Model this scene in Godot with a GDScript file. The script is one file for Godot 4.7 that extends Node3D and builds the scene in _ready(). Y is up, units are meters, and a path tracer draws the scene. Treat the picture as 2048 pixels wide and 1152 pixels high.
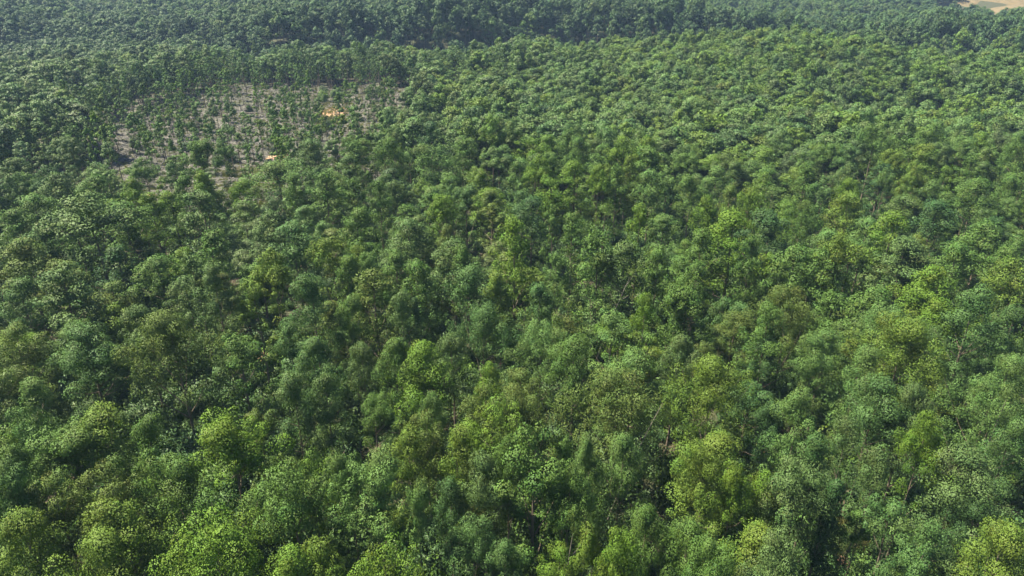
extends Node3D
# A mixed hardwood forest from the air: camera 62 m up, looking down at the canopy, north is -z.

const CAMERA_HEIGHT := 62.0
const PITCH := -25.0
const FOV := 45.7

# Leaf colours (real base colours, linear): what each kind of crown is made of.
const LEAF := {
	"lime": Color(0.081, 0.148, 0.019), "yellow": Color(0.084, 0.138, 0.022), "mid": Color(0.065, 0.124, 0.027), "blue": Color(0.057, 0.114, 0.033),
	"sage": Color(0.069, 0.118, 0.037), "olive": Color(0.076, 0.116, 0.027), "dark": Color(0.041, 0.088, 0.028), "pale": Color(0.080, 0.148, 0.039),
}
const LEAF_WORDS := {
	"lime": "bright lime green", "yellow": "yellowish green", "mid": "mid green", "blue": "bluish green", "sage": "grey green", "olive": "brownish olive", "dark": "dark green", "pale": "pale green",
}
const SHAPE_WORDS := {
	"round": "round", "tall": "tall upright", "spreading": "broad", "lobed": "lobed", "sparse": "thin open", "cedar": "dense narrow", "slender": "slender",
}
# Every shape of tree: crown radius, height, where the crown starts, number of leaf clumps, radius of a clump, how many variants are built.
const SHAPES := {
	"round": {"r": 4.0, "h": 19.0, "base": 0.27, "clumps": 52, "size": 1.15, "variants": 5},
	"tall": {"r": 3.6, "h": 22.0, "base": 0.18, "clumps": 70, "size": 0.98, "variants": 5},
	"spreading": {"r": 6.5, "h": 18.0, "base": 0.34, "clumps": 80, "size": 1.25, "variants": 4},
	"lobed": {"r": 4.6, "h": 20.0, "base": 0.30, "clumps": 60, "size": 1.05, "variants": 4},
	"sparse": {"r": 3.2, "h": 19.0, "base": 0.30, "clumps": 44, "size": 0.8, "variants": 3},
	"cedar": {"r": 2.4, "h": 18.0, "base": 0.10, "clumps": 90, "size": 0.75, "variants": 2},
	"slender": {"r": 1.7, "h": 16.0, "base": 0.40, "clumps": 28, "size": 0.50, "variants": 5},
}
# The trees that stand out: leaf colour, shape, x, z, height, crown radius (metres).
const TREES := [
	["pale", "spreading", -58.7, -166.3, 18, 10.9], ["mid", "tall", -70.4, -143.1, 22, 3.6], ["lime", "round", -71.2, -153.7, 19, 3.7], ["lime", "round", -85.6, -150.4, 19, 3.8], 
	["sage", "lobed", -79.7, -121.7, 23, 8.3], ["mid", "round", -79.8, -134.0, 19, 6.0], ["blue", "round", -88.0, -120.4, 19, 5.4], ["sage", "tall", -61.6, -130.2, 22, 5.0], 
	["mid", "tall", -40.8, -145.9, 22, 4.5], ["sage", "round", -47.1, -126.7, 19, 4.7], ["blue", "round", -40.7, -119.9, 19, 5.1], ["mid", "round", -54.2, -115.1, 19, 4.5], 
	["sage", "tall", -49.7, -97.4, 22, 3.3], ["sage", "tall", -43.1, -90.3, 23, 3.1], ["yellow", "lobed", -38.4, -100.1, 20, 4.0], ["yellow", "sparse", -38.3, -91.2, 20, 3.1], 
	["blue", "tall", -28.1, -86.8, 23, 3.8], ["yellow", "lobed", -30.7, -107.7, 20, 4.0], ["sage", "tall", -67.3, -93.5, 22, 5.0], ["olive", "round", -87.1, -112.6, 19, 5.6], 
	["blue", "round", -56.7, -79.5, 19, 4.8], ["olive", "spreading", -44.7, -78.6, 21, 6.5], ["olive", "round", -66.9, -80.9, 19, 4.4], ["mid", "sparse", -35.8, -78.1, 19, 3.9], 
	["yellow", "round", -61.5, -94.0, 15, 3.7], ["lime", "sparse", -66.1, -116.4, 11, 2.5], ["sage", "round", -52.0, -85.3, 19, 3.6], ["blue", "tall", -30.8, -82.7, 18, 2.8], 
	["blue", "round", -25.8, -76.2, 19, 3.4], ["mid", "round", -102.9, -140.9, 19, 5.8], ["mid", "round", -99.4, -129.2, 19, 4.7], ["sage", "round", -107.2, -156.7, 19, 5.4], 
	["mid", "round", -97.2, -154.6, 19, 5.2], ["mid", "round", -31.1, -129.2, 19, 4.5], ["mid", "round", -27.4, -103.5, 19, 3.2], ["lime", "tall", 0.2, -113.0, 24, 3.6], 
	["lime", "round", 8.6, -150.4, 19, 4.8], ["lime", "lobed", -14.0, -131.9, 20, 4.0], ["sage", "round", -19.9, -123.2, 19, 5.0], ["mid", "tall", -27.9, -139.3, 22, 3.0], 
	["mid", "tall", 11.0, -118.9, 22, 3.3], ["mid", "sparse", 8.2, -132.8, 18, 2.3], ["lime", "tall", 24.2, -122.3, 22, 2.5], ["mid", "tall", 14.1, -106.1, 24, 4.4], 
	["sage", "round", 18.5, -104.9, 22, 4.8], ["mid", "tall", 24.8, -106.5, 20, 3.1], ["olive", "sparse", -4.2, -140.4, 16, 3.6], ["pale", "tall", 7.5, -107.7, 20, 2.5], 
	["sage", "round", -10.5, -112.6, 19, 4.5], ["mid", "round", -8.1, -110.2, 19, 3.4], ["mid", "round", -15.6, -102.4, 19, 3.7], ["olive", "tall", -20.7, -93.0, 21, 4.0], 
	["blue", "spreading", -7.3, -103.7, 18, 6.3], ["yellow", "round", -1.9, -100.4, 19, 3.1], ["blue", "round", 4.4, -98.4, 19, 3.1], ["olive", "round", 8.5, -92.8, 19, 3.0], 
	["blue", "spreading", -4.3, -90.6, 18, 5.2], ["pale", "spreading", 4.3, -86.5, 18, 5.5], ["pale", "sparse", 14.5, -86.5, 20, 4.1], ["lime", "tall", 18.5, -84.8, 22, 2.0], 
	["mid", "round", 24.9, -92.8, 19, 3.1], ["sage", "tall", -15.3, -84.0, 22, 2.7], ["dark", "cedar", -15.1, -94.6, 16, 1.5], ["lime", "round", -12.0, -75.5, 19, 4.5], 
	["mid", "round", -15.4, -76.8, 19, 3.3], ["lime", "round", -2.4, -72.4, 19, 2.5], ["mid", "round", 8.4, -80.9, 19, 3.9], ["sage", "round", 21.9, -78.1, 19, 3.1], 
	["pale", "round", 15.4, -74.3, 19, 4.5], ["olive", "spreading", 12.5, -67.4, 20, 6.4], ["mid", "round", -23.3, -88.5, 19, 2.8], ["sage", "round", -20.6, -80.7, 16, 2.6], 
	["sage", "round", -8.2, -79.5, 19, 2.9], ["lime", "round", 40.9, -137.3, 19, 3.6], ["lime", "spreading", 53.5, -147.9, 18, 5.0], ["dark", "round", 52.1, -130.7, 19, 5.6], 
	["lime", "tall", 39.1, -114.4, 24, 5.4], ["mid", "tall", 40.6, -107.2, 22, 2.7], ["mid", "tall", 32.4, -109.6, 22, 3.5], ["lime", "tall", 71.1, -120.3, 22, 4.2], 
	["sage", "tall", 69.3, -112.5, 20, 5.1], ["pale", "round", 59.2, -119.0, 19, 4.0], ["yellow", "lobed", 54.0, -104.9, 22, 4.1], ["mid", "round", 51.4, -103.6, 21, 4.1], 
	["mid", "round", 47.1, -105.2, 21, 4.8], ["lime", "sparse", 44.4, -109.2, 18, 3.0], ["sage", "round", 71.6, -113.9, 19, 4.7], ["mid", "round", 30.1, -102.4, 19, 3.3], 
	["mid", "round", 26.3, -92.8, 19, 4.0], ["blue", "round", 33.8, -97.6, 15, 2.5], ["blue", "round", 35.6, -95.8, 15, 3.2], ["mid", "tall", 34.2, -81.2, 22, 3.5], 
	["olive", "spreading", 40.7, -89.8, 20, 5.6], ["mid", "round", 54.7, -92.8, 19, 4.2], ["pale", "spreading", 53.7, -87.3, 18, 6.3], ["yellow", "spreading", 53.2, -81.2, 20, 6.5], 
	["blue", "tall", 61.4, -81.4, 24, 4.4], ["blue", "round", 71.2, -86.9, 19, 3.1], ["lime", "round", 68.2, -101.4, 19, 4.9], ["yellow", "round", 83.2, -104.6, 19, 4.0], 
	["pale", "round", 39.7, -77.9, 19, 2.8], ["dark", "tall", 34.9, -80.1, 17, 2.8], ["olive", "sparse", 27.0, -83.1, 15, 1.9], ["yellow", "spreading", 24.3, -70.4, 20, 5.5], 
	["pale", "round", 44.2, -74.3, 19, 3.1], ["pale", "round", 62.0, -73.0, 19, 3.0], ["mid", "round", 78.9, -112.6, 19, 4.7], ["mid", "round", 90.9, -123.2, 19, 5.1], 
	["pale", "round", 69.4, -126.1, 19, 4.2], ["mid", "spreading", 61.9, -138.7, 18, 4.4], ["yellow", "round", 73.0, -142.7, 19, 4.6], ["dark", "round", 88.4, -135.6, 19, 5.4], 
	["mid", "round", 105.8, -150.4, 19, 5.2], ["pale", "round", -55.3, -65.5, 19, 3.4], ["mid", "lobed", -46.5, -57.9, 18, 5.3], ["yellow", "round", -44.1, -60.0, 19, 4.5], 
	["lime", "lobed", -28.0, -55.6, 21, 4.9], ["olive", "sparse", -27.8, -61.9, 18, 2.2], ["sage", "tall", -23.7, -62.7, 22, 3.0], ["sage", "tall", -20.5, -63.7, 22, 2.6], 
	["olive", "round", -38.9, -52.0, 19, 3.3], ["mid", "spreading", -32.2, -53.2, 18, 5.7], ["mid", "lobed", -20.6, -48.7, 20, 4.1], ["lime", "round", -20.0, -52.7, 19, 2.7], 
	["yellow", "round", -35.5, -46.9, 19, 3.8], ["lime", "spreading", -25.4, -43.2, 20, 6.2], ["yellow", "spreading", -34.7, -44.1, 18, 5.5], ["yellow", "round", -43.0, -45.4, 19, 3.4], 
	["mid", "round", -49.8, -54.2, 19, 2.8], ["blue", "lobed", -46.0, -49.1, 20, 3.0], ["yellow", "round", -15.8, -42.0, 19, 2.6], ["lime", "round", -17.5, -40.6, 19, 3.4], 
	["pale", "lobed", -15.5, -50.5, 20, 2.6], ["mid", "round", -37.7, -57.9, 19, 3.0], ["olive", "round", -43.1, -50.2, 19, 3.3], ["lime", "round", -2.4, -61.8, 20, 4.1], 
	["yellow", "round", -10.7, -57.2, 19, 2.9], ["yellow", "round", -5.6, -56.1, 20, 2.9], ["pale", "lobed", -12.6, -49.1, 21, 4.0], ["pale", "lobed", -8.5, -47.1, 20, 2.0], 
	["mid", "round", -0.5, -57.0, 19, 1.9], ["mid", "sparse", 2.2, -51.5, 24, 3.8], ["mid", "tall", 5.0, -52.7, 22, 1.5], ["mid", "lobed", 5.4, -50.1, 20, 2.6], 
	["pale", "round", 8.1, -57.0, 19, 1.9], ["pale", "round", 11.7, -57.7, 19, 2.7], ["lime", "round", 4.4, -46.2, 15, 2.4], ["yellow", "round", 7.0, -43.8, 19, 2.1], 
	["lime", "lobed", 9.0, -41.6, 20, 2.5], ["mid", "round", 12.1, -46.9, 19, 2.5], ["blue", "lobed", -3.6, -47.0, 16, 2.9], ["blue", "round", -0.6, -45.5, 16, 2.3], 
	["lime", "round", -10.7, -41.9, 19, 3.2], ["olive", "spreading", 0.9, -68.4, 18, 4.9], ["olive", "round", -3.2, -67.9, 19, 3.0], ["olive", "round", -9.3, -61.2, 19, 2.9], 
	["pale", "round", -9.2, -64.8, 19, 2.0], ["sage", "round", -2.6, -52.6, 20, 2.6], ["dark", "round", -6.1, -52.5, 17, 2.3], ["yellow", "lobed", 18.3, -51.4, 21, 2.8], 
	["lime", "lobed", 20.8, -49.8, 20, 2.5], ["lime", "round", 23.4, -50.4, 19, 2.6], ["sage", "lobed", 26.5, -49.8, 20, 3.9], ["blue", "tall", 29.2, -52.3, 22, 2.6], 
	["pale", "round", 32.5, -63.8, 19, 3.2], ["blue", "round", 43.4, -67.6, 19, 4.0], ["sage", "round", 46.7, -66.3, 19, 2.7], ["pale", "spreading", 56.8, -67.8, 18, 4.9], 
	["lime", "lobed", 42.5, -57.4, 20, 2.5], ["dark", "cedar", 30.0, -49.7, 19, 1.9], ["blue", "sparse", 34.1, -47.3, 19, 2.7], ["blue", "tall", 33.8, -41.7, 22, 2.6], 
	["yellow", "round", 43.0, -44.8, 19, 3.4], ["blue", "round", 53.4, -59.6, 19, 2.8], ["sage", "round", 45.7, -54.6, 19, 4.1], ["sage", "round", 36.3, -54.2, 19, 2.5], 
	["dark", "round", 30.5, -67.0, 15, 2.4], ["sage", "round", 35.7, -59.6, 19, 2.6], ["yellow", "round", 21.2, -46.0, 17, 3.8], ["mid", "round", 15.4, -45.1, 19, 2.7], 
	["mid", "lobed", 16.7, -40.8, 20, 2.8], ["sage", "lobed", 21.5, -40.8, 20, 3.2], ["mid", "sparse", 33.2, -49.9, 15, 2.1], ["dark", "round", 45.9, -51.9, 15, 2.7], 
]
const CLEARING := [[-140, -206], [-112, -190], [-88, -180], [-70, -180], [-61, -205], [-46, -212], [-34, -214], [-46, -335], [-78, -366], [-124, -378], [-160, -367], [-176, -339], [-174, -269]]

var rng := RandomNumberGenerator.new()
var relief := FastNoiseLite.new()
var patchy := FastNoiseLite.new()
var models := {}      # shape -> [[trunk mesh, crown mesh, crown mesh of larger leaf sprays], ...]
var leaf_materials := {}
var bark: StandardMaterial3D
var pale_bark: StandardMaterial3D
var far_leaf: StandardMaterial3D
var prototypes := {}
var clearing_edge := PackedVector2Array()
var glades := []      # [x, z, radius] of gaps where nothing tall stands
var kinds := {}       # all the trees of the forest, as dictionaries
var label_at := {}    # label -> [trees that would carry it]


func _ready() -> void:
	rng.seed = 20240611
	var cam := Camera3D.new()
	cam.name = "camera"
	cam.fov = FOV
	cam.far = 9000.0
	cam.near = 0.5
	add_child(cam)
	cam.position = Vector3(0, CAMERA_HEIGHT, 0)
	cam.rotation_degrees = Vector3(PITCH, 0, 0)
	cam.current = true

	var env := Environment.new()
	var sky := Sky.new()
	var air := ProceduralSkyMaterial.new()
	air.sky_top_color = Color(0.40, 0.55, 0.78)
	air.sky_horizon_color = Color(0.86, 0.90, 0.94)
	air.sky_curve = 0.18
	air.ground_bottom_color = Color(0.10, 0.13, 0.08)
	air.ground_horizon_color = Color(0.42, 0.50, 0.48)
	air.sky_energy_multiplier = 0.54
	sky.sky_material = air
	env.background_mode = Environment.BG_SKY
	env.sky = sky
	env.tonemap_mode = Environment.TONE_MAPPER_LINEAR
	env.tonemap_exposure = 4.0
	env.sdfgi_enabled = true
	env.ssao_enabled = true
	env.ssil_enabled = true
	env.fog_enabled = true
	env.fog_density = 0.00012
	env.fog_light_color = Color(0.66, 0.80, 0.98)
	var world := WorldEnvironment.new()
	world.name = "world"
	world.environment = env
	add_child(world)

	var sun := DirectionalLight3D.new()
	sun.name = "sun"
	sun.light_energy = 1.6
	sun.light_color = Color(1.0, 0.95, 0.86)
	sun.light_angular_distance = 0.5
	sun.shadow_enabled = true
	add_child(sun)
	sun.look_at_from_position(Vector3(-0.52, 0.82, -0.11) * 100.0, Vector3.ZERO, Vector3.UP)

	relief.seed = 5
	relief.frequency = 0.006
	relief.fractal_octaves = 3
	patchy.seed = 11
	patchy.frequency = 0.035
	patchy.fractal_octaves = 2
	for p in CLEARING:
		clearing_edge.append(Vector2(p[0], p[1]))

	make_materials()
	make_ground()
	make_models()
	plant_forest()
	make_understory()
	make_clearing()
	make_dead_trees()


# ---------------------------------------------------------------- the lie of the land

func bump(x: float, z: float, cx: float, cz: float, rx: float, rz: float) -> float:
	var a := (x - cx) / rx
	var b := (z - cz) / rz
	return exp(-a * a - b * b)


func valley_at(x: float) -> float:
	return 462.0 - 0.22 * maxf(x, 0.0) + 16.0 * sin(x * 0.017 + 0.6) + 9.0 * sin(x * 0.051)


func hole_at(x: float, z: float) -> float:
	return patchy.get_noise_2d(x * 0.9 - 500.0, z * 0.9)


func ground(x: float, z: float) -> float:
	var d := -z
	var far := smoothstep(90.0, 260.0, d)
	var y := relief.get_noise_2d(x, z) * (1.2 + 5.0 * far + 9.0 * smoothstep(480.0, 640.0, d))
	var valley := valley_at(x)
	var across := smoothstep(-260.0, -60.0, x)
	var v := (d - valley) / 34.0
	var c := (d - valley + 78.0) / 62.0
	y += 9.0 * across * exp(-c * c)
	y -= 15.0 * across * exp(-v * v)
	y += (18.0 + 5.0 * sin(x * 0.011 + 2.0)) * smoothstep(valley + 14.0, valley + 50.0, d) * (1.0 - 0.75 * bump(x, z, 375.0, -575.0, 95.0, 75.0))
	y -= 9.0 * bump(x, z, 168.0, -262.0, 42.0, 24.0)
	y += 4.0 * bump(x, z, 150.0, -170.0, 50.0, 34.0)
	y += 6.0 * bump(x, z, 120.0, -330.0, 90.0, 50.0)
	y += 13.0 * bump(x, z, 470.0, -730.0, 120.0, 100.0)
	y += 7.0 * bump(x, z, -300.0, -760.0, 260.0, 90.0)
	y -= 2.5 * bump(x, z, 4.0, -88.0, 12.0, 30.0)
	return y


func on_ground(x: float, z: float, above := 0.0) -> Vector3:
	return Vector3(x, ground(x, z) + above, z)


func in_clearing(x: float, z: float, margin := 0.0) -> bool:
	var w := patchy.get_noise_2d(x * 1.4, z * 1.4) * 16.0
	var p := Vector2(x + w, z - w * 0.7)
	if Geometry2D.is_point_in_polygon(p, clearing_edge):
		return true
	if margin <= 0.0:
		return false
	for i in clearing_edge.size():
		var q := Geometry2D.get_closest_point_to_segment(p, clearing_edge[i], clearing_edge[(i + 1) % clearing_edge.size()])
		if q.distance_to(p) < margin:
			return true
	return false


func in_field(x: float, z: float) -> bool:
	var a := (x - 458.0) / 66.0
	var b := (z + 690.0 + (x - 458.0) * 0.22) / 44.0
	return a * a + b * b < 1.0


func grid_steps(near_from: float, near_to: float, step: float, limit_low: float, limit_high: float) -> PackedFloat32Array:
	var out := PackedFloat32Array()
	var low := []
	var s := step
	var v := near_from
	while v > limit_low:
		s *= 1.22
		v -= s
		low.push_front(v)
	for q in low:
		out.append(q)
	v = near_from
	while v < near_to:
		out.append(v)
		v += step
	s = step
	while v < limit_high:
		out.append(v)
		s *= 1.22
		v += s
	out.append(v)
	return out


func sheet(xs: PackedFloat32Array, zs: PackedFloat32Array, lift: float, colour: Callable) -> ArrayMesh:
	var nx := xs.size()
	var nz := zs.size()
	var st := SurfaceTool.new()
	st.begin(Mesh.PRIMITIVE_TRIANGLES)
	for j in nz:
		for i in nx:
			st.set_color(colour.call(xs[i], zs[j]))
			st.add_vertex(on_ground(xs[i], zs[j], lift))
	for j in nz - 1:
		for i in nx - 1:
			var a := j * nx + i
			for k in [a, a + 1, a + nx, a + 1, a + nx + 1, a + nx]:
				st.add_index(k)
	st.generate_normals()
	return st.commit()


func ground_colour(x: float, z: float) -> Color:
	var litter := Color(0.085, 0.070, 0.042)
	var green := Color(0.045, 0.070, 0.022)
	var n := patchy.get_noise_2d(x * 2.1 + 300.0, z * 2.1) * 0.5 + 0.5
	var c := litter.lerp(green, smoothstep(0.3, 0.7, n))
	if in_clearing(x, z, 9.0):
		var m := patchy.get_noise_2d(x * 3.0, z * 3.0 + 80.0) * 0.5 + 0.5
		c = Color(0.106, 0.106, 0.090).lerp(Color(0.060, 0.078, 0.036), smoothstep(0.40, 0.75, m))
	if -z > 430.0:
		c = c.lerp(green, 0.6)
	return c


func noise_texture(freq: float, low: Color, high: Color, size := 512, octaves := 5, normal := false) -> NoiseTexture2D:
	var n := FastNoiseLite.new()
	n.seed = int(freq * 10000.0) + 3
	n.frequency = freq
	n.fractal_octaves = octaves
	var t := NoiseTexture2D.new()
	t.noise = n
	t.width = size
	t.height = size
	t.seamless = true
	t.as_normal_map = normal
	if normal:
		t.bump_strength = 6.0
		return t
	var ramp := Gradient.new()
	ramp.set_color(0, low)
	ramp.set_color(1, high)
	t.color_ramp = ramp
	return t


func make_materials() -> void:
	for k in LEAF:
		var m := StandardMaterial3D.new()
		m.resource_name = k + "_leaves"
		m.albedo_color = (LEAF[k] as Color).linear_to_srgb()
		m.vertex_color_use_as_albedo = true
		m.roughness = 0.6
		m.metallic_specular = 0.25
		m.backlight_enabled = true
		m.backlight = Color(0.40, 0.44, 0.16)
		leaf_materials[k] = m
	far_leaf = StandardMaterial3D.new()
	far_leaf.resource_name = "leaves"
	far_leaf.albedo_color = Color.WHITE
	far_leaf.vertex_color_use_as_albedo = true
	far_leaf.roughness = 0.6
	far_leaf.metallic_specular = 0.35
	far_leaf.backlight_enabled = true
	far_leaf.backlight = Color(0.38, 0.42, 0.16)
	bark = StandardMaterial3D.new()
	bark.resource_name = "bark"
	bark.albedo_texture = noise_texture(0.03, Color(0.26, 0.23, 0.19), Color(0.48, 0.44, 0.38), 256)
	bark.uv1_triplanar = true
	bark.uv1_scale = Vector3(1.5, 0.35, 1.5)
	bark.roughness = 0.9
	pale_bark = bark.duplicate()
	pale_bark.resource_name = "weathered_wood"
	pale_bark.albedo_texture = noise_texture(0.034, Color(0.34, 0.32, 0.29), Color(0.52, 0.50, 0.46), 256)


func make_ground() -> void:
	var m := StandardMaterial3D.new()
	m.resource_name = "forest_floor"
	m.vertex_color_use_as_albedo = true
	m.albedo_texture = noise_texture(0.02, Color(0.52, 0.50, 0.46), Color(1.0, 1.0, 1.0), 1024)
	m.uv1_triplanar = true
	m.uv1_world_triplanar = true
	m.uv1_scale = Vector3(0.085, 0.085, 0.085)
	m.roughness = 0.95
	var g := MeshInstance3D.new()
	g.name = "ground"
	g.mesh = sheet(grid_steps(-300.0, 320.0, 4.0, -6500.0, 6500.0), grid_steps(-560.0, 60.0, 4.0, -7500.0, 1500.0), 0.0, ground_colour)
	g.material_override = m
	g.set_meta("kind", "structure")
	g.set_meta("label", "brown and green forest floor under the trees")
	add_child(g)

	var hay := StandardMaterial3D.new()
	hay.resource_name = "dry_field"
	hay.albedo_texture = noise_texture(0.012, Color(0.30, 0.27, 0.18), Color(0.42, 0.37, 0.26), 512)
	hay.uv1_triplanar = true
	hay.uv1_world_triplanar = true
	hay.uv1_scale = Vector3(0.02, 0.02, 0.02)
	hay.roughness = 0.95
	var st := SurfaceTool.new()
	st.begin(Mesh.PRIMITIVE_TRIANGLES)
	var rings := 10
	var around := 40
	for r in rings + 1:
		for a in around:
			var t := TAU * a / around
			var x := 458.0 + cos(t) * 72.0 * r / rings
			var z := -690.0 - (x - 458.0) * 0.22 + sin(t) * 49.0 * r / rings
			st.add_vertex(on_ground(x, z, 0.25))
	for r in rings:
		for a in around:
			var b := (a + 1) % around
			for k in [r * around + a, (r + 1) * around + b, (r + 1) * around + a, r * around + a, r * around + b, (r + 1) * around + b]:
				st.add_index(k)
	st.generate_normals()
	var f := MeshInstance3D.new()
	f.name = "field"
	f.mesh = st.commit()
	f.material_override = hay
	f.set_meta("kind", "structure")
	f.set_meta("label", "pale tan open field on the far hill")
	add_child(f)

	# bare clay that shows through the gaps: x, z, radius, how far it is stretched along x
	var clay := StandardMaterial3D.new()
	clay.resource_name = "clay"
	clay.albedo_texture = noise_texture(0.025, Color(0.54, 0.41, 0.31), Color(0.72, 0.59, 0.47), 256)
	clay.uv1_triplanar = true
	clay.uv1_world_triplanar = true
	clay.uv1_scale = Vector3(0.12, 0.12, 0.12)
	clay.roughness = 0.95
	var k := 0
	for c in [[-81.6, -316.2, 9, 0.9, 10], [-92.6, -238.9, 6, 1.6, 8], [-90.5, -258.9, 4, 1.2, 4], [56.8, -64.9, 1.6, 1.2, 3.0], [38.4, -58.3, 1.2, 1.2, 2.4], [54.3, -86.4, 2.0, 1.3, 2.5], [35.3, -78.6, 1.6, 1, 2.0], [-43.3, -103.0, 2.2, 1.4, 2.4], [-107.3, -194.7, 1.8, 1.5, 3.0], [16.6, -126.5, 2, 1, 0], [5.9, -106.1, 2, 1, 0]]:
		k += 1
		var p := MeshInstance3D.new()
		p.name = "clay_ground" if k == 1 else "clay_ground_%03d" % (k - 1)
		p.mesh = patch(c[0], c[1], c[2], c[3], 0.05 + 0.004 * k, k)
		p.material_override = clay
		p.set_meta("kind", "structure")
		add_child(p)
		if c[4] > 0.0:
			glades.append([c[0], c[1], c[4]])
	for c in [[-79.7, -205.4, 7], [-71.3, -183.9, 5], [-88.0, -224.9, 7], [-82.8, -321.4, 8], [-79.3, -303.4, 6], [22.1, -109.3, 3.2], [12.8, -84.5, 2.2], [-5.2, -64.9, 1.8], [39.9, -61.6, 2.0]]:
		glades.append(c)


func patch(cx: float, cz: float, radius: float, stretch: float, lift: float, number: int) -> ArrayMesh:
	var st := SurfaceTool.new()
	st.begin(Mesh.PRIMITIVE_TRIANGLES)
	var around := 36
	for r in range(0, 5):
		for a in around:
			var t := TAU * a / around
			var w := 0.75 + 0.5 * patchy.get_noise_2d(cos(t) * 40.0 + number * 91.0, sin(t) * 40.0)
			st.add_vertex(on_ground(cx + cos(t) * radius * stretch * w * r / 4.0, cz + sin(t) * radius * w * r / 4.0, lift))
	for r in 4:
		for a in around:
			var b := (a + 1) % around
			for i in [r * around + a, (r + 1) * around + b, (r + 1) * around + a, r * around + a, r * around + b, (r + 1) * around + b]:
				st.add_index(i)
	st.generate_normals()
	return st.commit()


# ---------------------------------------------------------------- models of trees

func unit_vector() -> Vector3:
	var y := rng.randf_range(-1.0, 1.0)
	var a := rng.randf() * TAU
	var s := sqrt(1.0 - y * y)
	return Vector3(cos(a) * s, y, sin(a) * s)


# Where the leaf clumps of a crown sit: an array of [centre, radius, tone].
func clumps_of(shape: String) -> Array:
	var s: Dictionary = SHAPES[shape]
	var out := []
	var r: float = s.r
	var h: float = s.h
	var low: float = s.base * h
	var n: int = s.clumps
	var heads := []
	if shape == "lobed":
		for k in 5:
			var a := TAU * k / 5.0 + rng.randf_range(-0.4, 0.4)
			var q := rng.randf_range(0.38, 0.6) * r
			heads.append([Vector3(cos(a) * q, h * rng.randf_range(0.62, 0.90), sin(a) * q), r * rng.randf_range(0.36, 0.52)])
		heads.append([Vector3(rng.randf_range(-0.4, 0.4), h * 0.93, rng.randf_range(-0.4, 0.4)), r * 0.45])
	var lean := Vector2(rng.randf_range(-0.12, 0.12), rng.randf_range(-0.12, 0.12)) * r
	var lop := rng.randf() * TAU
	for i in n:
		var size: float = s.size * rng.randf_range(0.50, 1.22)
		var c := Vector3.ZERO
		var tone := rng.randf_range(0.70, 1.24)
		if shape == "lobed":
			var head = heads[i % heads.size()]
			var d := unit_vector()
			d.y = absf(d.y) if rng.randf() < 0.8 else d.y
			c = head[0] + d * Vector3(1, 1.15, 1) * float(head[1]) * rng.randf_range(0.7, 1.05)
			if i % 9 == 0:
				c.y = rng.randf_range(low, h * 0.6)
		else:
			var t := pow(rng.randf(), 0.72)
			var p := 1.0
			match shape:
				"round":
					p = sqrt(maxf(0.02, 1.0 - pow((t - 0.42) / 0.60, 2.0)))
				"tall":
					p = sqrt(maxf(0.02, 1.0 - pow((t - 0.36) / 0.66, 2.0)))
				"spreading":
					t = pow(rng.randf(), 0.5)
					p = sqrt(maxf(0.03, 1.0 - pow((t - 0.30) / 0.72, 2.0)))
				"sparse":
					p = sqrt(maxf(0.04, 1.0 - pow((t - 0.45) / 0.60, 2.0)))
				"cedar":
					p = pow(1.0 - t, 0.7) * 0.85 + 0.12
				"slender":
					p = sqrt(maxf(0.04, 1.0 - pow((t - 0.5) / 0.56, 2.0)))
			var a := i * 2.39996 + rng.randf_range(-0.5, 0.5)
			var q := r * p * rng.randf_range(0.60, 1.12) * (1.0 + 0.20 * cos(a * 2.0 + lop) + 0.12 * cos(a * 3.0 + lop * 2.0))
			if rng.randf() < 0.16:
				q *= rng.randf_range(0.1, 0.6)
			c = Vector3(cos(a) * maxf(q - size * 0.5, 0.1) + lean.x * t, low + (h - low) * t - size * 0.5, sin(a) * maxf(q - size * 0.5, 0.1) + lean.y * t)
		out.append([c, size, tone])
	return out


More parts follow.
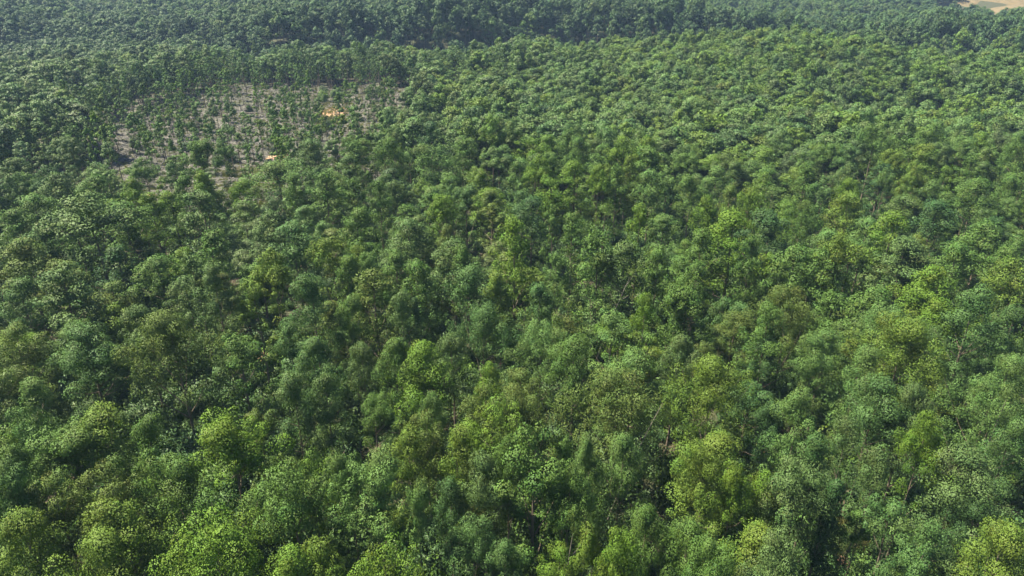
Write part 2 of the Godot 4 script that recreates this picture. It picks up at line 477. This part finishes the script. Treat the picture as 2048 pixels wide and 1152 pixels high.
func leaf_mesh(clumps: Array, leaves: int, size: float) -> ArrayMesh:
	var total := 0.0
	for c in clumps:
		total += c[1] * c[1]
	var counts := PackedInt32Array()
	var n := 0
	for c in clumps:
		var k := maxi(5, int(leaves * c[1] * c[1] / total))
		counts.append(k)
		n += k
	var v := PackedVector3Array()
	var nm := PackedVector3Array()
	var col := PackedColorArray()
	var idx := PackedInt32Array()
	v.resize(n * 4)
	nm.resize(n * 4)
	col.resize(n * 4)
	idx.resize(n * 6)
	var at := 0
	for ci in clumps.size():
		var centre: Vector3 = clumps[ci][0]
		var cr: float = clumps[ci][1]
		var tone: float = clumps[ci][2]
		var warm := rng.randf_range(0.82, 1.22)
		var axis := (Vector3(centre.x, 0, centre.z).normalized() * 0.8 + Vector3(0, rng.randf_range(0.1, 0.9), 0) + unit_vector() * 0.6).normalized()
		for k in counts[ci]:
			var d := unit_vector()
			var reach := d * (0.62 + 0.42 * sqrt(rng.randf())) * (1.0 if rng.randf() < 0.85 else rng.randf_range(1.0, 1.4))
			reach += axis * axis.dot(d) * 0.35
			reach.y = reach.y * 0.78 - 0.22 * (reach.x * reach.x + reach.z * reach.z)
			var p := centre + reach * cr
			var face := (d * 0.9 + unit_vector() * 0.5 + Vector3(0, 0.35, 0)).normalized()
			var along := face.cross(unit_vector())
			along = (along - Vector3(0, 0.25, 0)).normalized()
			var side := along.cross(face).normalized()
			var l := size * rng.randf_range(0.7, 1.35)
			var w := l * rng.randf_range(0.30, 0.44)
			var b := at * 4
			v[b] = p - along * l * 0.5
			v[b + 1] = p + side * w - face * w * 0.25
			v[b + 2] = p + along * l * 0.5 - face * l * 0.1
			v[b + 3] = p - side * w - face * w * 0.25
			var sn := (face * 0.55 + d * 0.9 + Vector3(0, 0.1, 0)).normalized()
			nm[b] = sn
			nm[b + 1] = (sn + side * 0.25).normalized()
			nm[b + 2] = sn
			nm[b + 3] = (sn - side * 0.25).normalized()
			var g := tone * rng.randf_range(0.87, 1.13)
			var c := Color(g * warm * rng.randf_range(0.94, 1.08), g, g * rng.randf_range(0.85, 1.12))
			col[b] = c
			col[b + 1] = c
			col[b + 2] = c
			col[b + 3] = c
			var e := at * 6
			idx[e] = b
			idx[e + 1] = b + 2
			idx[e + 2] = b + 1
			idx[e + 3] = b
			idx[e + 4] = b + 3
			idx[e + 5] = b + 2
			at += 1
	var arr := []
	arr.resize(Mesh.ARRAY_MAX)
	arr[Mesh.ARRAY_VERTEX] = v
	arr[Mesh.ARRAY_NORMAL] = nm
	arr[Mesh.ARRAY_COLOR] = col
	arr[Mesh.ARRAY_INDEX] = idx
	var m := ArrayMesh.new()
	m.add_surface_from_arrays(Mesh.PRIMITIVE_TRIANGLES, arr)
	return m


func add_tube(st: SurfaceTool, path: Array, radii: Array, sides: int, base: int) -> int:
	for i in path.size():
		var here: Vector3 = path[i]
		var d: Vector3 = (path[mini(i + 1, path.size() - 1)] - path[maxi(i - 1, 0)]).normalized()
		var a := d.cross(Vector3(0.31, 0.1, 0.95)).normalized()
		var b := a.cross(d)
		for k in sides:
			var t := TAU * k / sides
			st.set_color(Color.WHITE)
			st.add_vertex(here + (a * cos(t) + b * sin(t)) * float(radii[i]))
	for i in path.size() - 1:
		for k in sides:
			var p := base + i * sides + k
			var q := base + i * sides + (k + 1) % sides
			for j in [p, q, p + sides, q, q + sides, p + sides]:
				st.add_index(j)
	return base + path.size() * sides


func trunk_mesh(h: float, clumps: Array, limbs: int, thick: float) -> ArrayMesh:
	var st := SurfaceTool.new()
	st.begin(Mesh.PRIMITIVE_TRIANGLES)
	var path := []
	var radii := []
	var bend := Vector3(rng.randf_range(-1, 1), 0, rng.randf_range(-1, 1)) * h * 0.02
	for i in 8:
		var t := i / 7.0
		path.append(Vector3(0, -0.3 + (h * 0.9 + 0.3) * t, 0) + bend * sin(t * PI) + Vector3(rng.randf_range(-0.06, 0.06), 0, rng.randf_range(-0.06, 0.06)))
		radii.append(thick * (1.0 - 0.86 * t) * (1.35 if i == 0 else 1.0))
	var at := add_tube(st, path, radii, 7, 0)
	var step := maxi(1, clumps.size() / maxi(limbs, 1))
	for i in range(0, clumps.size(), step):
		var to: Vector3 = clumps[i][0]
		var out := Vector2(to.x, to.z).length()
		var from_y := clampf(to.y - out * rng.randf_range(0.7, 1.3), h * 0.2, h * 0.84)
		var t := from_y / (h * 0.9)
		var from: Vector3 = Vector3(0, from_y, 0) + bend * sin(t * PI)
		var mid := from.lerp(to, 0.5) + Vector3(0, -0.08 * out, 0)
		var r0 := thick * (1.0 - 0.86 * t) * 0.55
		at = add_tube(st, [from, mid, to, to + (to - mid) * 0.3], [r0, r0 * 0.6, r0 * 0.3, 0.01], 5, at)
	st.generate_normals()
	return st.commit()


func make_models() -> void:
	for shape in SHAPES:
		var s: Dictionary = SHAPES[shape]
		var list := []
		for k in s.variants:
			var cl := clumps_of(shape)
			var n := {"round": 21000, "tall": 22000, "spreading": 30000, "lobed": 22000, "sparse": 12000, "cedar": 16000, "slender": 1500}[shape] as int
			var size := {"cedar": 0.155, "slender": 0.28, "sparse": 0.16}.get(shape, 0.155) as float
			list.append([trunk_mesh(s.h, cl, 5 if shape == "slender" else 16, s.h * (0.0085 if shape == "slender" else 0.0125)), leaf_mesh(cl, n, size), leaf_mesh(cl, int(n * 0.5), size * 1.42) if shape != "slender" else null])
		models[shape] = list


# A tree for the mass of the forest: trunk and leaves in one mesh of two surfaces.
func forest_model(shape: String, leaves: int, size: float, limbs: int) -> ArrayMesh:
	var s: Dictionary = SHAPES[shape]
	var cl := clumps_of(shape)
	var m := leaf_mesh(cl, leaves, size)
	m.surface_set_material(0, far_leaf)
	var t := trunk_mesh(s.h, cl, limbs, s.h * 0.0115)
	m.add_surface_from_arrays(Mesh.PRIMITIVE_TRIANGLES, t.surface_get_arrays(0))
	m.surface_set_material(1, bark)
	return m


# ---------------------------------------------------------------- planting

func place_in_photo(p: Vector3) -> Vector3:   # fractions of the frame across and down, and the distance
	var c := deg_to_rad(-PITCH)
	var q := p - Vector3(0, CAMERA_HEIGHT, 0)
	var depth := -q.z * cos(c) - q.y * sin(c)
	var up := q.y * cos(c) - q.z * sin(c) * 1.0
	var f := 0.5 / tan(deg_to_rad(FOV) * 0.5)
	if depth <= 1.0:
		return Vector3(9, 9, 0)
	return Vector3(0.5 + q.x / depth * f * 9.0 / 16.0, 0.5 - up / depth * f, depth)


func pick(weights: Dictionary) -> String:
	var total := 0.0
	for k in weights:
		total += weights[k]
	var v := rng.randf() * total
	for k in weights:
		v -= weights[k]
		if v <= 0.0:
			return k
	return weights.keys()[0]


func colour_for(x: float, z: float, near: Array) -> String:
	var d := -z
	var best := 1e9
	var colour := "mid"
	if d < 190.0:
		for t in near:
			var e: float = (t.x - x) * (t.x - x) + (t.z - z) * (t.z - z)
			if e < best:
				best = e
				colour = t.colour
		if best < 160.0 and rng.randf() < 0.42:
			return colour
	if d < 55.0 and x < -8.0:
		return pick({"lime": 3, "yellow": 3, "mid": 3, "olive": 1.5, "blue": 1})
	if d < 150.0:
		if x > 20.0 and d > 95.0:
			return pick({"mid": 4, "lime": 2.4, "pale": 1.5, "sage": 1, "yellow": 1, "blue": 0.8})
		return pick({"mid": 3, "sage": 2.6, "blue": 2, "pale": 1.4, "olive": 1, "lime": 0.8, "dark": 0.8})
	if d < 430.0:
		if x > -25.0 - (d - 150.0) * 0.05:
			return pick({"mid": 5, "lime": 2.4, "yellow": 0.8, "pale": 2.0, "sage": 1.2, "blue": 0.4, "dark": 0.2})
		return pick({"mid": 3.4, "sage": 2.4, "blue": 1.2, "dark": 0.6, "pale": 1.6, "lime": 0.7, "olive": 0.4})
	if d < 570.0:
		return pick({"dark": 7, "mid": 0.8, "blue": 1.5, "sage": 0.3})
	return pick({"dark": 1.2, "mid": 3.4, "blue": 1.6, "sage": 2, "pale": 1.4})


func free_at(x: float, z: float, r: float) -> bool:
	for g in glades:
		var dx: float = x - g[0]
		var dz: float = z - g[1]
		if dx * dx + dz * dz < (g[2] + r * 0.5) * (g[2] + r * 0.5):
			return false
	return true


func plant_forest() -> void:
	var all := []
	for t in TREES:
		all.append({"colour": t[0], "shape": t[1], "x": float(t[2]), "z": float(t[3]), "h": float(t[4]), "r": float(t[5]), "chosen": true})
	var named := all.duplicate()
	var buckets := {}
	for t in named:
		bucket(buckets, t)
	# the rest of the forest, on jittered rows
	var mass := []
	var d := -34.0
	while d < 1060.0:
		var gap := 6.0 if d < 170.0 else (5.7 if d < 430.0 else 6.6)
		var half := maxf(d, 0.0) * 0.80 + 34.0
		var x := -half
		while x < half:
			var px := x + rng.randf_range(-0.48, 0.48) * gap
			var pz := -d + rng.randf_range(-0.48, 0.48) * gap
			x += gap
			var u := rng.randf()
			var r := rng.randf_range(2.4, 4.8) if d < 170.0 else rng.randf_range(3.3, 5.0) + 2.4 * pow(rng.randf(), 3.0)
			var h := rng.randf_range(10.5, 18.0) if d < 150.0 else 17.5 + 5.0 * patchy.get_noise_2d(px * 0.5, pz * 0.5) + rng.randf_range(-2.2, 2.6)
			if in_clearing(px, pz) or in_field(px, pz) or not free_at(px, pz, r):
				continue
			var past := d - valley_at(px)
			if px > -95.0 and px < 240.0 and past > 6.0 + 10.0 * hole_at(px, pz) and past < 34.0 and u < 0.96:
				continue
			if Vector2(px, pz).length() < 9.0:
				continue
			var hole := patchy.get_noise_2d(px * 0.9 - 500.0, pz * 0.9)
			if d < 150.0 and hole > 0.06 and u < 0.8:
				continue
			if d < 200.0 and crowded(buckets, px, pz, r):
				continue
			var shape := pick({"round": 2.6, "tall": 4.2 if px < 25.0 else 2.5, "lobed": 2, "spreading": 0.6, "sparse": 0.9}) if d < 180.0 else pick({"round": 4.5, "lobed": 3.5, "tall": 1.0, "spreading": 1.3})
			if d > 300.0 and d < 470.0 and px < 0.0 and px > -190.0 and not in_clearing(px, pz, 0.0) and u < 0.6:
				shape = "slender"
			if d > 160.0 and d < 420.0 and px < 5.0 and u < 0.62 and in_clearing(px, pz, 26.0):
				shape = "slender"
			if shape == "spreading":
				r *= 1.35
				h *= 0.95
			elif past > 0.0 and past < 70.0 and px > -120.0:
				h *= 1.32
			if shape == "slender":
				r = rng.randf_range(1.4, 2.3)
				h = rng.randf_range(13.0, 18.0)
			var t := {"colour": colour_for(px, pz, named), "shape": shape, "x": px, "z": pz, "h": h, "r": r, "chosen": false}
			if d < 200.0:
				bucket(buckets, t)
			mass.append(t)
		d += gap * 0.92
	# those of the rest that show largest become trees of their own, up to 300
	var rank := []
	for t in mass:
		if t.shape == "slender" or -t.z > 190.0:
			continue
		var p := place_in_photo(on_ground(t.x, t.z, t.h * 0.9))
		if p.x < 0.005 or p.x > 0.995 or p.y < 0.02 or p.y > 0.985:
			continue
		rank.append([t.r * t.h * (t.h / 16.0) / (p.z * p.z), t])
	rank.sort_custom(func(a, b): return a[0] > b[0])
	var room := 300
	for t in named:
		if t.shape != "cedar":
			room -= 1
	for k in mini(room, rank.size()):
		rank[k][1].chosen = true
		named.append(rank[k][1])
	give_labels(named, "trees of the forest canopy")
	for t in named:
		plant(t, "cedar_tree" if t.shape == "cedar" else "broadleaf_tree", "forest canopy trees")
	# the mass
	var forest := Node3D.new()
	forest.name = "forest"
	forest.set_meta("kind", "stuff")
	forest.set_meta("label", "the rest of the green forest canopy out to the far ridge")
	add_child(forest)
	var sets := {}
	for t in mass:
		if t.chosen:
			continue
		var far: String = "close" if -t.z < 78.0 else "near" if -t.z < 200.0 else ("middle" if -t.z < 420.0 else "far")
		var key: String = far + " " + t.shape + " " + str(rng.randi() % ({"close": 1, "near": 3, "middle": 4, "far": 3}[far]))
		if not sets.has(key):
			sets[key] = []
		sets[key].append(t)
	for key in sets:
		var w: PackedStringArray = key.split(" ")
		var thin: bool = w[1] in ["slender", "sparse"]
		var leaves: int = {"close": 21000, "near": 11000, "middle": 5200, "far": 3000}[w[0]]
		var size: float = {"close": 0.16, "near": 0.23, "middle": 0.37, "far": 0.50}[w[0]]
		var m := forest_model(w[1], leaves / (4 if thin else 1), size * (0.8 if thin else 1.0), 10 if w[0] in ["near", "close"] else 4)
		scatter(forest, "forest_trees", m, sets[key], w[1])


func bucket(buckets: Dictionary, t: Dictionary) -> void:
	var key := Vector2i(floori(t.x / 12.0), floori(t.z / 12.0))
	if not buckets.has(key):
		buckets[key] = []
	buckets[key].append(t)


func crowded(buckets: Dictionary, x: float, z: float, r: float) -> bool:
	var cx := floori(x / 12.0)
	var cz := floori(z / 12.0)
	for i in range(cx - 1, cx + 2):
		for j in range(cz - 1, cz + 2):
			for t in buckets.get(Vector2i(i, j), []):
				var dx: float = t.x - x
				var dz: float = t.z - z
				var need: float = (t.r + r) * 0.70
				if dx * dx + dz * dz < need * need:
					return true
	return false


func scatter(parent: Node3D, called: String, m: ArrayMesh, list: Array, shape: String) -> void:
	var mm := MultiMesh.new()
	mm.transform_format = MultiMesh.TRANSFORM_3D
	mm.use_colors = true
	mm.mesh = m
	mm.instance_count = list.size()
	var s: Dictionary = SHAPES[shape]
	for i in list.size():
		var t: Dictionary = list[i]
		var b := Basis(Vector3.UP, rng.randf() * TAU).scaled(Vector3(t.r / s.r, t.h / s.h, t.r / s.r))
		mm.set_instance_transform(i, Transform3D(b, on_ground(t.x, t.z)))
		var c: Color = LEAF[t.colour]
		var g := rng.randf_range(0.82, 1.18)
		mm.set_instance_color(i, Color(c.r * g * rng.randf_range(0.92, 1.1), c.g * g, c.b * g * rng.randf_range(0.9, 1.12)))
	var o := MultiMeshInstance3D.new()
	o.name = called
	o.multimesh = mm
	o.set_meta("kind", "stuff")
	parent.add_child(o, true)


# One tree as a thing: trunk and crown, a copy of the prototype of its shape and colour.
func plant(t: Dictionary, called: String, group: String) -> void:
	var s: Dictionary = SHAPES[t.shape]
	var v: int = rng.randi() % int(s.variants)
	if t.shape in ["round", "tall"] :
		v = (v % 2 * 2 + int(hash(t.colour) % 2)) % int(s.variants)
	var far_off: bool = t.shape != "slender" and -t.z > 92.0
	var key: String = "%s %s %d %s" % [t.shape, t.colour, v, far_off]
	if not prototypes.has(key):
		var p := Node3D.new()
		p.name = called
		var trunk := MeshInstance3D.new()
		trunk.name = "trunk"
		trunk.mesh = models[t.shape][v][0]
		trunk.material_override = bark
		p.add_child(trunk)
		var crown := MeshInstance3D.new()
		crown.name = "crown"
		crown.mesh = models[t.shape][v][2 if far_off else 1]
		crown.material_override = leaf_materials[t.colour]
		p.add_child(crown)
		prototypes[key] = p
	var o: Node3D = prototypes[key].duplicate()
	var n: int = kinds.get(called, 0)
	kinds[called] = n + 1
	o.name = called if n == 0 else "%s_%03d" % [called, n]
	o.position = on_ground(t.x, t.z)
	o.rotation.y = rng.randf() * TAU
	o.scale = Vector3(t.r / s.r, t.h / s.h, t.r / s.r)
	o.set_meta("label", t.label)
	o.set_meta("category", "tree")
	o.set_meta("group", group)
	add_child(o)


# What a tree looks like and where in the photo it stands; trees that would share a label are told apart by their neighbours, then by their order.
func give_labels(list: Array, _what: String) -> void:
	for t in list:
		var p := place_in_photo(on_ground(t.x, t.z, t.h * 0.9))
		t.px = p.x
		t.py = p.y
		var size := ""
		if t.shape != "slender":
			size = "small " if t.r < 2.6 else ("large " if t.r > 4.6 else "")
		t.look = size + LEAF_WORDS[t.colour] + " " + SHAPE_WORDS[t.shape] + " tree"
		var row := "along the bottom edge"
		for e in [[0.30, "below the clearing" if t.px < 0.42 else "in upper part"], [0.40, "upper middle"], [0.50, "above mid height"], [0.60, "below mid height"], [0.70, "lower middle"], [0.80, "in the lower part"], [0.90, "near the bottom"]]:
			if t.py < e[0]:
				row = e[1]
				break
		if t.shape == "slender":
			row = "at the clearing's near side" if t.py > 0.225 else ("in mid clearing" if t.py > 0.185 else "at the clearing's far side")
		var names := ["by the left edge", "far left", "left", "centre left", "left of centre", "right of centre", "centre right", "right", "far right", "by the right edge"]
		var col: String = names[clampi(int(t.px * 10.0), 0, 9)]
		if t.shape == "slender":
			col = ["by its left end", "left of its middle", "in its middle", "right of its middle", "by its right end"][clampi(int((t.px - 0.06) / 0.07), 0, 4)]
		if t.shape == "slender":
			t.look = ("tall " if t.h > 17.5 else ("short " if t.h < 13.0 else "")) + LEAF_WORDS[t.colour].replace("bright ", "") + " slender tree"
			row = row.replace("the clearing's ", "").replace("in mid clearing", "in middle").replace("at near side", "near edge").replace("at far side", "far edge") + " of clearing"
			col = col.replace("its ", "")
		t.label = t.look + " " + row + ", " + col
	for pass_ in 2:
		var by := {}
		for t in list:
			if not by.has(t.label):
				by[t.label] = []
			by[t.label].append(t)
		for k in by:
			var same: Array = by[k]
			if same.size() < 2:
				continue
			if pass_ == 0:
				for t in same:
					var best := 1e9
					var other = null
					for q in list:
						if q == t or q.look == t.look:
							continue
						var e: float = (q.px - t.px) * (q.px - t.px) + (q.py - t.py) * (q.py - t.py)
						if e < best:
							best = e
							other = q
					t.label += (", by " + LEAF_WORDS[other.colour]).replace("bright lime green", "lime green").replace("yellowish green", "yellowish").replace(" green", "" if t.shape == "slender" else " green")
			else:
				same.sort_custom(func(a, b): return a.px < b.px)
				for i in same.size():
					var which: String = "leftmost" if i == 0 else ("rightmost" if i == same.size() - 1 else ["second", "third", "fourth", "fifth", "sixth", "seventh", "eighth", "ninth", "tenth", "eleventh", "twelfth"][mini(i - 1, 10)])
					same[i].label = which + " " + same[i].label


func make_understory() -> void:
	var bush := {"clumps": 16}
	var cl := []
	for i in int(bush.clumps):
		var a := rng.randf() * TAU
		var q := sqrt(rng.randf()) * 1.5
		cl.append([Vector3(cos(a) * q, rng.randf_range(0.3, 2.0) * (1.0 - q * 0.3), sin(a) * q), rng.randf_range(0.5, 0.9), rng.randf_range(0.8, 1.2)])
	var holder := Node3D.new()
	holder.name = "undergrowth"
	holder.set_meta("kind", "stuff")
	holder.set_meta("label", "low green undergrowth between the trunks")
	add_child(holder)
	for v in 3:
		var m := leaf_mesh(cl, 2400, 0.17)
		m.surface_set_material(0, far_leaf)
		var list := []
		for k in 2300:
			var d := pow(rng.randf(), 0.75) * 235.0 + 8.0
			var x := rng.randf_range(-1.0, 1.0) * (d * 0.8 + 20.0)
			if not free_at(x, -d, -1.0) or in_clearing(x, -d):
				continue
			list.append([x, -d, rng.randf_range(0.6, 1.5) * (1.6 if rng.randf() < 0.15 else 1.0)])
		for k in 110:
			var x := rng.randf_range(-175.0, -28.0)
			var z := rng.randf_range(-380.0, -168.0)
			if in_clearing(x, z) and patchy.get_noise_2d(x * 2.0, z * 2.0 + 40.0) > -0.12:
				list.append([x, z, rng.randf_range(0.5, 1.6)])
		var mm := MultiMesh.new()
		mm.transform_format = MultiMesh.TRANSFORM_3D
		mm.use_colors = true
		mm.mesh = m
		mm.instance_count = list.size()
		for i in list.size():
			var b := Basis(Vector3.UP, rng.randf() * TAU).scaled(Vector3.ONE * float(list[i][2]) * Vector3(1, rng.randf_range(0.7, 1.6), 1))
			mm.set_instance_transform(i, Transform3D(b, on_ground(list[i][0], list[i][1])))
			var c: Color = LEAF[pick({"mid": 3, "dark": 2, "blue": 1.5, "lime": 1, "sage": 1})]
			mm.set_instance_color(i, c * rng.randf_range(0.8, 1.2))
		var o := MultiMeshInstance3D.new()
		o.name = "undergrowth_bushes"
		o.multimesh = mm
		o.set_meta("kind", "stuff")
		holder.add_child(o, true)
	# tufts of dry yellowish grass in the small glades
	var v := PackedVector3Array()
	var st := SurfaceTool.new()
	st.begin(Mesh.PRIMITIVE_TRIANGLES)
	for k in 26:
		var a := rng.randf() * TAU
		var p := Vector3(rng.randf_range(-0.35, 0.35), 0, rng.randf_range(-0.35, 0.35))
		var s := Vector3(cos(a), 0, sin(a)) * 0.045
		var tip := p + Vector3(rng.randf_range(-0.3, 0.3), rng.randf_range(0.4, 0.9), rng.randf_range(-0.3, 0.3))
		st.set_color(Color.WHITE * rng.randf_range(0.8, 1.2))
		st.add_vertex(p - s)
		st.add_vertex(tip)
		st.add_vertex(p + s)
	st.generate_normals()
	var tuft := st.commit()
	tuft.surface_set_material(0, far_leaf)
	var spots := []
	for g in [[-79.7, -205.4, 7], [-71.3, -183.9, 5], [-88.0, -224.9, 7], [-82.8, -321.4, 8], [-79.3, -303.4, 6], [22.1, -109.3, 3.2], [12.8, -84.5, 2.2], [-5.2, -64.9, 1.8], [39.9, -61.6, 2.0]]:
		for k in 260:
			var a := rng.randf() * TAU
			var q := sqrt(rng.randf()) * float(g[2]) * 1.25
			spots.append(Vector2(g[0] + cos(a) * q, g[1] + sin(a) * q))
	for k in 9000:
		var x := rng.randf_range(-176.0, -28.0)
		var z := rng.randf_range(-380.0, -168.0)
		if in_clearing(x, z) and patchy.get_noise_2d(x * 3.0, z * 3.0 + 80.0) > -0.15:
			spots.append(Vector2(x, z))
	var mm := MultiMesh.new()
	mm.transform_format = MultiMesh.TRANSFORM_3D
	mm.use_colors = true
	mm.mesh = tuft
	mm.instance_count = spots.size()
	for i in spots.size():
		var b := Basis(Vector3.UP, rng.randf() * TAU).scaled(Vector3.ONE * rng.randf_range(0.8, 1.5))
		mm.set_instance_transform(i, Transform3D(b, on_ground(spots[i].x, spots[i].y)))
		mm.set_instance_color(i, Color(0.23, 0.24, 0.075) * rng.randf_range(0.75, 1.2))
	var o := MultiMeshInstance3D.new()
	o.name = "dry_grass"
	o.multimesh = mm
	o.set_meta("kind", "stuff")
	o.set_meta("label", "yellowish dry grass in the forest gaps")
	add_child(o)


func make_clearing() -> void:
	# slender trees left standing
	var list := []
	for k in 2600:
		if list.size() >= 296:
			break
		var x := rng.randf_range(-178.0, -28.0)
		var z := rng.randf_range(-382.0, -168.0)
		if not in_clearing(x, z) or not free_at(x, z, 1.0):
			continue
		var close := false
		for t in list:
			if Vector2(t.x - x, t.z - z).length() < 3.8:
				close = true
				break
		if close:
			continue
		list.append({"colour": pick({"sage": 3, "pale": 4, "lime": 1, "mid": 0.7, "yellow": 0.7}), "shape": "slender", "x": x, "z": z, "h": rng.randf_range(12.0, 23.0), "r": rng.randf_range(1.2, 2.3)})
	give_labels(list, "")
	for t in list:
		plant(t, "slender_tree", "slender trees left standing in the clearing")
	# slash: sticks and branches lying about
	var stick := SurfaceTool.new()
	stick.begin(Mesh.PRIMITIVE_TRIANGLES)
	add_tube(stick, [Vector3(-1.4, 0.1, 0), Vector3(-0.3, 0.22, 0.1), Vector3(0.8, 0.18, -0.05), Vector3(1.5, 0.35, 0.05)], [0.09, 0.08, 0.05, 0.01], 5, 0)
	add_tube(stick, [Vector3(-0.3, 0.22, 0.1), Vector3(0.3, 0.35, 0.5), Vector3(0.7, 0.4, 0.9)], [0.05, 0.03, 0.01], 4, 20)
	stick.generate_normals()
	var sm := stick.commit()
	var wood := StandardMaterial3D.new()
	wood.resource_name = "dead_wood"
	wood.vertex_color_use_as_albedo = true
	wood.roughness = 0.9
	sm.surface_set_material(0, wood)
	var spots := []
	for k in 12000:
		var x := rng.randf_range(-180.0, -28.0)
		var z := rng.randf_range(-384.0, -168.0)
		if in_clearing(x, z, 3.0):
			spots.append(Vector2(x, z))
	var mm := MultiMesh.new()
	mm.transform_format = MultiMesh.TRANSFORM_3D
	mm.use_colors = true
	mm.mesh = sm
	mm.instance_count = spots.size()
	for i in spots.size():
		var b := Basis.from_euler(Vector3(rng.randf_range(-0.2, 0.2), rng.randf() * TAU, rng.randf_range(-0.15, 0.25))).scaled(Vector3.ONE * rng.randf_range(0.5, 1.5))
		mm.set_instance_transform(i, Transform3D(b, on_ground(spots[i].x, spots[i].y)))
		mm.set_instance_color(i, Color(0.182, 0.176, 0.160) * rng.randf_range(0.5, 1.35))
	var o := MultiMeshInstance3D.new()
	o.name = "logging_slash"
	o.multimesh = mm
	o.set_meta("kind", "stuff")
	o.set_meta("label", "pinkish grey branches strewn over the clearing")
	add_child(o)
	# a few whole trunks lying there
	var k := 0
	for f in [[-134.0, -252.0, 9.0, 1.0, "pale fallen log at the clearing's near left, tilted upward to the right"], [-104.0, -254.0, 8.0, 2.4, "pale fallen log in the near middle of the clearing"], [-118.0, -318.0, 10.0, 0.3, "long pale fallen log in the far middle of the clearing"], [-80.0, -330.0, 8.0, 2.9, "pale fallen log beside the orange clay bank in the clearing"], [-150.0, -300.0, 9.0, 0.7, "pale fallen log toward the clearing's left end"]]:
		var st := SurfaceTool.new()
		st.begin(Mesh.PRIMITIVE_TRIANGLES)
		var l: float = f[2]
		add_tube(st, [Vector3(-l / 2, 0.25, 0), Vector3(-l / 2 + 0.01, 0.25, 0), Vector3(-l * 0.1, 0.35, 0.15), Vector3(l * 0.25, 0.4, -0.1), Vector3(l / 2, 0.5, 0)], [0.01, 0.26, 0.22, 0.16, 0.04], 8, 0)
		st.generate_normals()
		var log_ := MeshInstance3D.new()
		log_.name = "fallen_log" if k == 0 else "fallen_log_%03d" % k
		k += 1
		log_.mesh = st.commit()
		log_.material_override = pale_bark
		log_.position = on_ground(f[0], f[1])
		log_.rotation.y = f[3]
		log_.set_meta("label", f[4])
		log_.set_meta("category", "log")
		log_.set_meta("group", "fallen logs in the clearing")
		add_child(log_)


# Dead wood that stands or leans among the living crowns: x, z, height, lean, turn, label, how forked it is.
func make_dead_trees() -> void:
	var k := 0
	for f in [[14.1, -101.7, 18, 0.3, 0.1, "bare pale forked dead tree leaning out beside the tall grey green crowns near the centre", 5], [11.5, -64.5, 19, 0.3, 0.05, "thin pale dead trunk leaning to the right under the brownish olive crowns", 1], [4.9, -47.2, 15, 0.05, 0.4, "thin grey dead pole with a bent tip behind the low lime tree at the bottom", 2], [56.5, -65.9, 17, 0.03, 0.2, "short bare dead stem in front of the pale dome by the right edge", 1]]:
		var r := RandomNumberGenerator.new()
		r.seed = 70 + k
		var h: float = f[2]
		var o := Node3D.new()
		o.name = "dead_tree" if k == 0 else "dead_tree_%03d" % k
		o.position = on_ground(f[0], f[1])
		o.rotation = Vector3(0, f[4], 0)
		o.set_meta("label", f[5])
		o.set_meta("category", "dead tree")
		o.set_meta("group", "bare dead trees among the crowns")
		add_child(o)
		var tip := Vector3(sin(f[3]), cos(f[3]), 0) * h
		var st := SurfaceTool.new()
		st.begin(Mesh.PRIMITIVE_TRIANGLES)
		var bow := Vector3(-0.02 * h, 0.01 * h, 0.012 * h)
		add_tube(st, [Vector3(0, -0.3, 0), tip * 0.3 + bow * 0.6, tip * 0.6 + bow, tip * 0.85 + bow * 0.5, tip], [0.13, 0.10, 0.075, 0.05, 0.015], 8, 0)
		st.generate_normals()
		var trunk := MeshInstance3D.new()
		trunk.name = "trunk"
		trunk.mesh = st.commit()
		trunk.material_override = pale_bark
		o.add_child(trunk)
		for b in int(f[6]):
			var t := 0.62 + 0.34 * b / maxf(1.0, f[6])
			var from := tip * t + bow * 0.7
			var away := Vector3(r.randf_range(-0.9, 0.9), r.randf_range(0.35, 1.0), r.randf_range(-0.7, 0.7)).normalized() * r.randf_range(1.6, 3.4)
			var sb := SurfaceTool.new()
			sb.begin(Mesh.PRIMITIVE_TRIANGLES)
			add_tube(sb, [from, from + away * 0.5 + Vector3(0, -0.15, 0), from + away, from + away * 1.25 + Vector3(0.1, 0.2, 0)], [0.06, 0.045, 0.03, 0.01], 6, 0)
			sb.generate_normals()
			var br := MeshInstance3D.new()
			br.name = "branch"
			br.mesh = sb.commit()
			br.material_override = pale_bark
			o.add_child(br, true)
		k += 1
